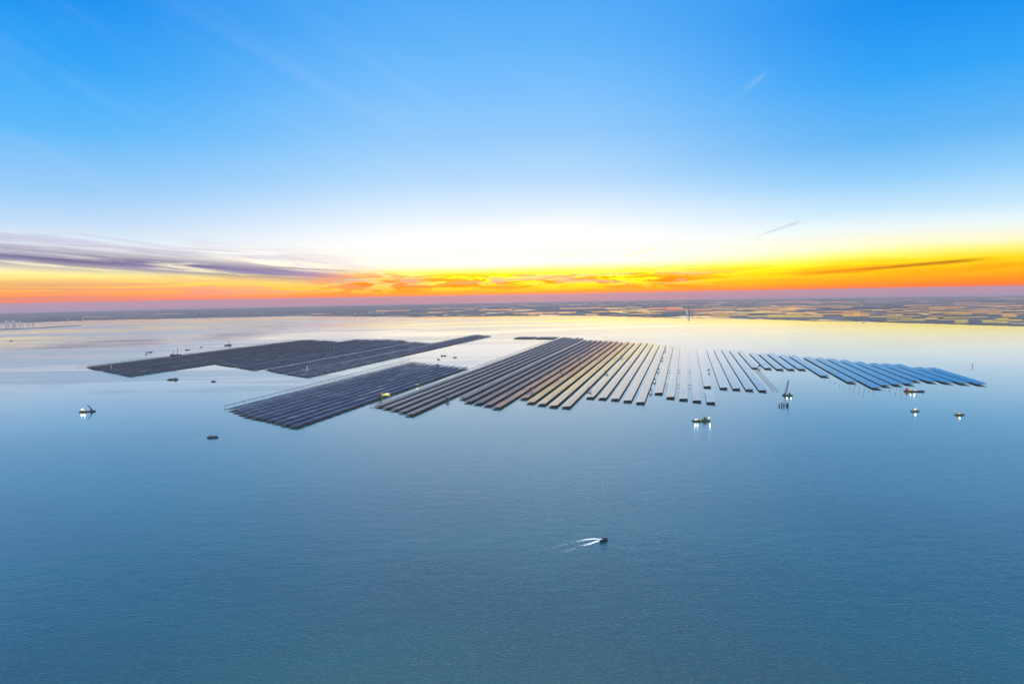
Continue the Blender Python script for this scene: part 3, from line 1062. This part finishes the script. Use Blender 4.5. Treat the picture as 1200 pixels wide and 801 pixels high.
# yellow jack-up platform in the channel mouth
def jackup(px, py, s, label, rz=0.25, red=True):
    r = place(px, py, rz, 'jack_up_platform', label, 'platform')
    mb = MB(); mb.box((0, 0, 13 * s), (36 * s, 16 * s, 4 * s), 'yellow', taper=0.97); mb.build('platform_deck', r)
    for x in (-14, 14):
        for y in (-6, 6):
            MB().bar((x * s, y * s, -4), (x * s, y * s, 22 * s), 1.0 * s, 'cream', 10).build('leg', r)
    mb = MB(); mb.box((3 * s, 0, 17 * s), (18 * s, 11 * s, 4 * s), 'yellow'); mb.box((3 * s, 0, 19.2 * s), (19 * s, 12 * s, 0.4 * s), 'cream'); mb.build('deckhouse', r)
    lamp(r, (6 * s, -9 * s, 16 * s), 60000 * s, 1.5 * s)
    lamp(r, (-8 * s, -9 * s, 16 * s), 40000 * s, 1.3 * s)
    return r


jackup(452, 466.4, 1.0, 'yellow floodlit jack-up platform on slim legs in the channel mouth')
r = place(445.2, 467.2, 0.2, 'pile_driver', 'dark red pile-driving rig standing beside the yellow jack-up platform', 'pile driver')
for x in (-4, 4):
    for y in (-4, 4):
        MB().bar((x, y, -4), (x, y, 15), 1.1, 'hull', 8).build('leg', r)
mb = MB(); mb.box((0, 0, 15.8), (13, 12, 1.8), 'hull'); mb.build('platform_deck', r)
mb = MB(); mb.box((0, 0, 19.5), (7, 6, 5.5), 'red'); mb.build('machinery_house', r)
mb = MB(); lattice(mb, (1, 0, 22), (-1, 0, 33), 2.5, 1.4, 'rust', 6, 0.35); mb.build('leader_tower', r)
jackup(488.6, 452.0, 0.45, 'small yellow-green floodlit platform further up the channel', 0.2)

# crane barge with tall boom, right of centre
r = place(923, 463.2, -0.50, 'crane_barge', 'green floodlit crane barge with the tall upright lattice boom', 'crane barge')
barge(r, 36, 14, 4, 'hull_green'); top = deckhouse(r, 8, 10, 8, 4.1, 2, 'hull_green'); crane(r, -8, 5.3, 9, 52, 'hull', 1.8)
mast(r, 8, top, 5); lamp(r, (-2, -7.0, 8), 130000, 1.6); lamp(r, (13, -6.5, 7), 60000, 1.2)
# mooring dolphins in front of it
g = place(917.5, 475.5, 0.2, 'mooring_dolphin', 'low cluster of dark mooring piles in front of the tall-boom crane barge', 'mooring piles')
for x, y, h in ((-14, 0, 8), (-3, 2, 11), (2, -3, 9), (8, -8, 7), (20, 1, 9)):
    mb = MB()
    for q in (0, 2.1, 4.2):
        mb.bar((x + 1.8 * math.cos(q), y + 1.8 * math.sin(q), -3), (x + 1.2 * math.cos(q), y + 1.2 * math.sin(q), h), 0.8, 'hull', 7)
    mb.bar((x, y, h - 0.6), (x, y, h + 0.6), 2.4, 'hull', 10)
    mb.build('pile_cluster', g)

# lit cargo barge in front of silver rows
r = place(822, 493.0, 0.12, 'cargo_barge', 'floodlit loaded work barge in front of the silver-white rows', 'barge')
barge(r, 56, 16, 3.2, 'hull_green', 0.14); top = deckhouse(r, 22, 8, 8, 3.3, 3, 'cream'); mast(r, 22, top, 6)
cargo(r, [(-20, 0, 3.3, 7, 9, 3.6), (-10, 2, 3.3, 6, 7, 2.8), (-3, -2, 3.3, 5, 6, 2.2), (6, 0, 3.3, 10, 10, 2.4)], ('cream', 'rust', 'yellow', 'hull'))
crane(r, 13, 4.5, -8, 9, 'hull')
lamp(r, (-24, -7.6, 8), 100000, 1.4); lamp(r, (-15, -7.6, 8), 100000, 1.4); lamp(r, (25, -7.2, 10), 110000, 1.4)

# barge with red deckhouse on the right
r = place(1071.5, 458.6, -0.22, 'work_barge', 'floodlit barge with red deckhouse at the foot of the blue rows', 'barge')
barge(r, 72, 17, 3.8, 'hull', 0.14); cargo(r, [(-16, 0, 3.9, 14, 10, 3.2), (4, 0, 3.9, 10, 9, 3.4)], ('yellow', 'cream'))
top = deckhouse(r, -26, 9, 8, 3.9, 3, 'red', 'red'); lamp(r, (-2, -8, 10), 180000, 1.8); lamp(r, (-16, -8, 9), 30000, 1.3)
# two small lit boats
r = place(1072.6, 481.8, 0.0, 'work_boat', 'small floodlit boat below the barge with the red deckhouse', 'boat')
barge(r, 27, 9, 2.8, 'hull_green', 0.3); top = deckhouse(r, -3, 12, 6, 2.9, 2, 'cream'); mast(r, -3, top, 4); lamp(r, (-2, -4.6, 7.5), 130000, 1.4)
r = place(1125, 486.0, 0.03, 'work_boat', 'small floodlit boat farthest right on the open water', 'boat')
barge(r, 30, 10, 2.8, 'hull_green', 0.3); top = deckhouse(r, -3, 14, 7, 2.9, 1, 'yellow'); mast(r, -3, top, 5); lamp(r, (-4, -5.0, 7.0), 90000, 1.5)

# markers
def marker(px, py, h, label, mat='cream', lit=0):
    r = place(px, py, 0, 'channel_marker', label, 'marker')
    MB().bar((0, 0, -3), (0, 0, h), 1.3, mat, 8).build('post', r)
    mb = MB(); mb.box((0, 0, h - 1), (5, 5, 3.0), mat, taper=0.6); mb.build('lantern_cage', r)
    if lit:
        lamp(r, (0, -1, h + 2), lit, 1.5)


marker(710, 395.0, 16, 'tiny dark marker post beyond the tips of the central rows', 'hull')
marker(1139.5, 429.5, 15, 'faint marker post on open water above the outermost blue block', 'steel')
marker(130.5, 434.0, 30, 'pale mast rising among the outermost strip of the left field')
marker(360.2, 435.5, 30, 'pale lit mast at the near edge of the left field', 'white', 20000)

# speedboat and its wake
BX, BY = 708, 633.0
SB_A = math.radians(36)
r = place(BX, BY, SB_A, 'speedboat', 'dark speedboat racing right across the open foreground water', 'speedboat')
r.scale = (1.4, 1.4, 1.4)
MB().loft(hull_rings(11.5, 4.2, 1.5, 0.4, 0.45, 0.92, 0.6, 1.1), 'hull').build('hull', r)
mb = MB(); mb.box((0.2, 0, 1.56), (7.6, 3.2, 0.12), 'hull_green'); mb.build('deck', r)
mb = MB(); mb.box((0.4, 0, 2.3), (3.0, 2.3, 1.5), 'hull', taper=0.8); mb.box((0.2, 0, 3.15), (3.2, 2.5, 0.15), 'hull'); c_ = mb.build('cabin', r)
mb = MB(); mb.box((1.9, 0, 2.35), (0.08, 1.7, 0.8), 'glass'); mb.box((0.3, 1.13, 2.4), (1.8, 0.08, 0.6), 'glass'); mb.box((0.3, -1.13, 2.4), (1.8, 0.08, 0.6), 'glass'); mb.build('windscreen', c_)
for sy in (-0.8, 0.8):
    mb = MB(); mb.box((-5.9, sy, 1.7), (0.9, 0.7, 1.3), 'hull', taper=0.8); mb.box((-5.95, sy, 0.6), (0.35, 0.3, 1.6), 'steel'); mb.build('outboard_motor', r)
mb = MB()
for sg in (1, -1):
    mb.bar((2.2, sg * 1.7, 2.4), (5.4, sg * 0.3, 3.2), 0.06, 'steel', 5)
mb.build('bow_rail', r)


def wake():
    g = ground(BX - 2, BY)
    vs, fs, uvs = [], [], []
    def ribbon(pts, w0, w1, u0=0.0, u1=1.0, z=0.12):
        P3 = [ground(*p) - g for p in pts]
        n_ = 24; o_ = len(vs)
        def at(t):
            q = t * (len(P3) - 1); i_ = min(int(q), len(P3) - 2)
            return P3[i_].lerp(P3[i_ + 1], q - i_)
        for i in range(n_ + 1):
            t = i / n_
            c = at(t); d = at(min(1, t + 0.03)) - at(max(0, t - 0.03)); d.z = 0; d.normalize()
            sd = Vector((-d.y, d.x, 0)) * (w0 + (w1 - w0) * t)
            for k in range(5):
                q = k / 4
                p = c + sd * (q - 0.5)
                vs.append((p.x, p.y, z)); uvs.append((u0 + (u1 - u0) * t, q))
        for i in range(n_):
            for k in range(4):
                a = o_ + i * 5 + k
                fs.append((a, a + 5, a + 6, a + 1))
    ribbon([(705, 631.6), (696, 630.9), (688, 631.6), (676, 634.0), (660, 638.0)], 5.5, 9, 0, 1, 0.12)
    ribbon([(705, 632.4), (699, 634.0), (690, 637.2), (680, 639.6), (666, 642.2)], 5.5, 9, 0, 1, 0.15)
    ribbon([(674, 642), (660, 646.5), (644, 653)], 8, 18, 0.74, 0.98, 0.21)
    ribbon([(664, 637.2), (648, 641.5), (626, 647)], 7, 16, 0.74, 0.98, 0.24)
    me = bpy.data.meshes.new('foam_wake')
    me.from_pydata(vs, [], fs)
    ul = me.uv_layers.new(name='UVMap')
    for p in me.polygons:
        for li, vi in zip(p.loop_indices, p.vertices):
            ul.data[li].uv = uvs[vi]
    me.materials.append(M['foam'])
    o = link('foam_wake', me, None, (g.x, g.y, g.z))
    o['kind'] = 'stuff'


wake()


# ------------------------------------------------------------------ far shore: towers, blocks, sheds
def tower_block(px, py, wpx, hpx, label, mat='facade', group='pale tower blocks of the far shore', name='tower_block'):
    g = ground(px, py, 2.5)
    d = math.hypot(g.x, g.y)
    wm, hm = wpx * d / F * 0.9, hpx * d / F
    root = thing(name, label, 'building', g, math.atan2(-g.x, g.y), group)
    mb = MB(); mb.box((0, 0, hm / 2 - 1), (wm, wm * 0.7, hm), mat)
    mb.box((0, 0, hm - 0.5), (wm * 1.04, wm * 0.74, 1.2), 'steel')
    mb.build('wall', root)
    rf = MB(); rf.box((wm * 0.1, 0, hm + 2.6), (wm * 0.4, wm * 0.35, 5), mat); rf.build('roof_plant', root)
    gl = MB()
    nf = min(10, max(2, int(hm / 9)))
    for k in range(nf):
        gl.box((0, -wm * 0.35 - 0.15, hm * (k + 0.6) / (nf + 0.4)), (wm * 0.86, 0.3, hm / nf * 0.35), 'glass')
    gl.build('window', root)


rnd = random.Random(5)
shapes = ['broad', 'slender', 'squat', 'tall', 'narrow', 'stout', 'low', 'stepped', 'slim', 'wide']
for i, (px, hp) in enumerate([(2, 3.0), (7, 4.6), (10, 3.8), (15.5, 4.9), (18, 3.2), (23.5, 3.6), (27, 2.6), (33, 2.2), (39, 1.8)]):
    tower_block(px, 382.2 - px * 0.05, 1.4 + rnd.random() * 0.8, hp, f'{ORD[i] if i < 7 else ["eighth", "ninth"][i - 7]} pale tower block from the left edge on the far shore')
tower_block(233.5, 369.2, 3.6, 2.6, 'grey block beside the mast on the hazy far shore', 'facade_dark', None)
tower_block(79.5, 376.0, 0.7, 2.6, 'thin pale tower rising left of the narrow strait on far shore', 'facade', None)
tower_block(97, 375.2, 0.8, 2.2, 'short pale tower at the end of the sand spit on far shore', 'facade', None)
for i, (px, py) in enumerate([(416, 368.0), (423, 368.2), (433, 367.4), (437, 367.0), (442, 367.2), (448, 367.8)]):
    tower_block(px, py, 1.5 + rnd.random(), 0.9 + rnd.random() * 0.5, f'{ORD[i]} pale warehouse from the left in the group behind the panel field tips', 'white', 'pale warehouses on the far shore', 'warehouse')
for px, py, lab in [(1012, 377.0, 'pale sluice building on the shoreline right of centre'), (956, 358.8, 'pale shed on the pond dyke left of its pair'), (1010, 358.5, 'pale shed on the dyke of the right-hand ponds'),
                    (1084, 357.8, 'lone pale shed farthest right on the ponds'), (566, 361.5, 'small pale building beyond the central ponds')]:
    tower_block(px, py, 2.4, 1.0, lab, 'white', None, 'shore_building')


def chimney(px, py, hpx, wpx, label, mat='facade_dark'):
    g = ground(px, py, 2.5); d = math.hypot(g.x, g.y); hm, wm = hpx * d / F, wpx * d / F
    r = thing('chimney_tower', label, 'tower', g, 0)
    MB().bar((0, 0, -2), (0, 0, hm), wm * 0.5, mat, 14, wm * 0.36).build('shaft', r)
    MB().bar((0, 0, hm * 0.93), (0, 0, hm * 0.96), wm * 0.46, 'rust', 14).build('warning_band', r)
    MB().bar((0, 0, hm), (0, 0, hm + hm * 0.03), wm * 0.3, 'steel', 14).build('rim', r)


chimney(807.5, 367.5, 8.0, 1.7, 'dark broad chimney tower on the shore above the silver-white rows')
chimney(811.5, 367.5, 6.0, 0.9, 'thinner dark chimney just right of the broad one')
chimney(805.0, 368.6, 6.0, 1.4, 'short pale chimney just left of the broad dark one', 'facade')
chimney(228.0, 369.4, 4.2, 0.5, 'thin mast tower beside the grey block on the hazy far shore')
chimney(627, 359.0, 3.0, 0.8, 'small far chimney on the horizon above the central ponds')

# ------------------------------------------------------------------ haze
bm = MB()
M['haze'] = hz = bpy.data.materials.new('haze')
hz.use_nodes = True
n = N(hz.node_tree)
pv = n.new('ShaderNodeVolumePrincipled')
pv.inputs['Color'].default_value = (0.95, 0.76, 0.80, 1)
pv.inputs['Density'].default_value = 1.5e-5
pv.inputs['Anisotropy'].default_value = 0.6
o = n.new('ShaderNodeOutputMaterial'); n.t.links.new(pv.outputs[0], o.inputs['Volume'])
zb, zt = drop(84000, 0) - 3, 430.0
bm.box((0, 0, (zb + zt) / 2), (172000, 172000, zt - zb), 'haze')
o = bm.build('haze'); o['kind'] = 'stuff'

# ------------------------------------------------------------------ render settings
sc.render.engine = 'CYCLES'
sc.cycles.use_denoising = True
sc.cycles.max_bounces = 6
sc.cycles.volume_bounces = 1
sc.cycles.glossy_bounces = 3
sc.cycles.sample_clamp_indirect = 6
sc.view_settings.view_transform = 'Standard'
sc.view_settings.look = 'None'
sc.view_settings.exposure = 0.0
sc.view_settings.gamma = 1.0
sc.render.resolution_x, sc.render.resolution_y = 1024, 683
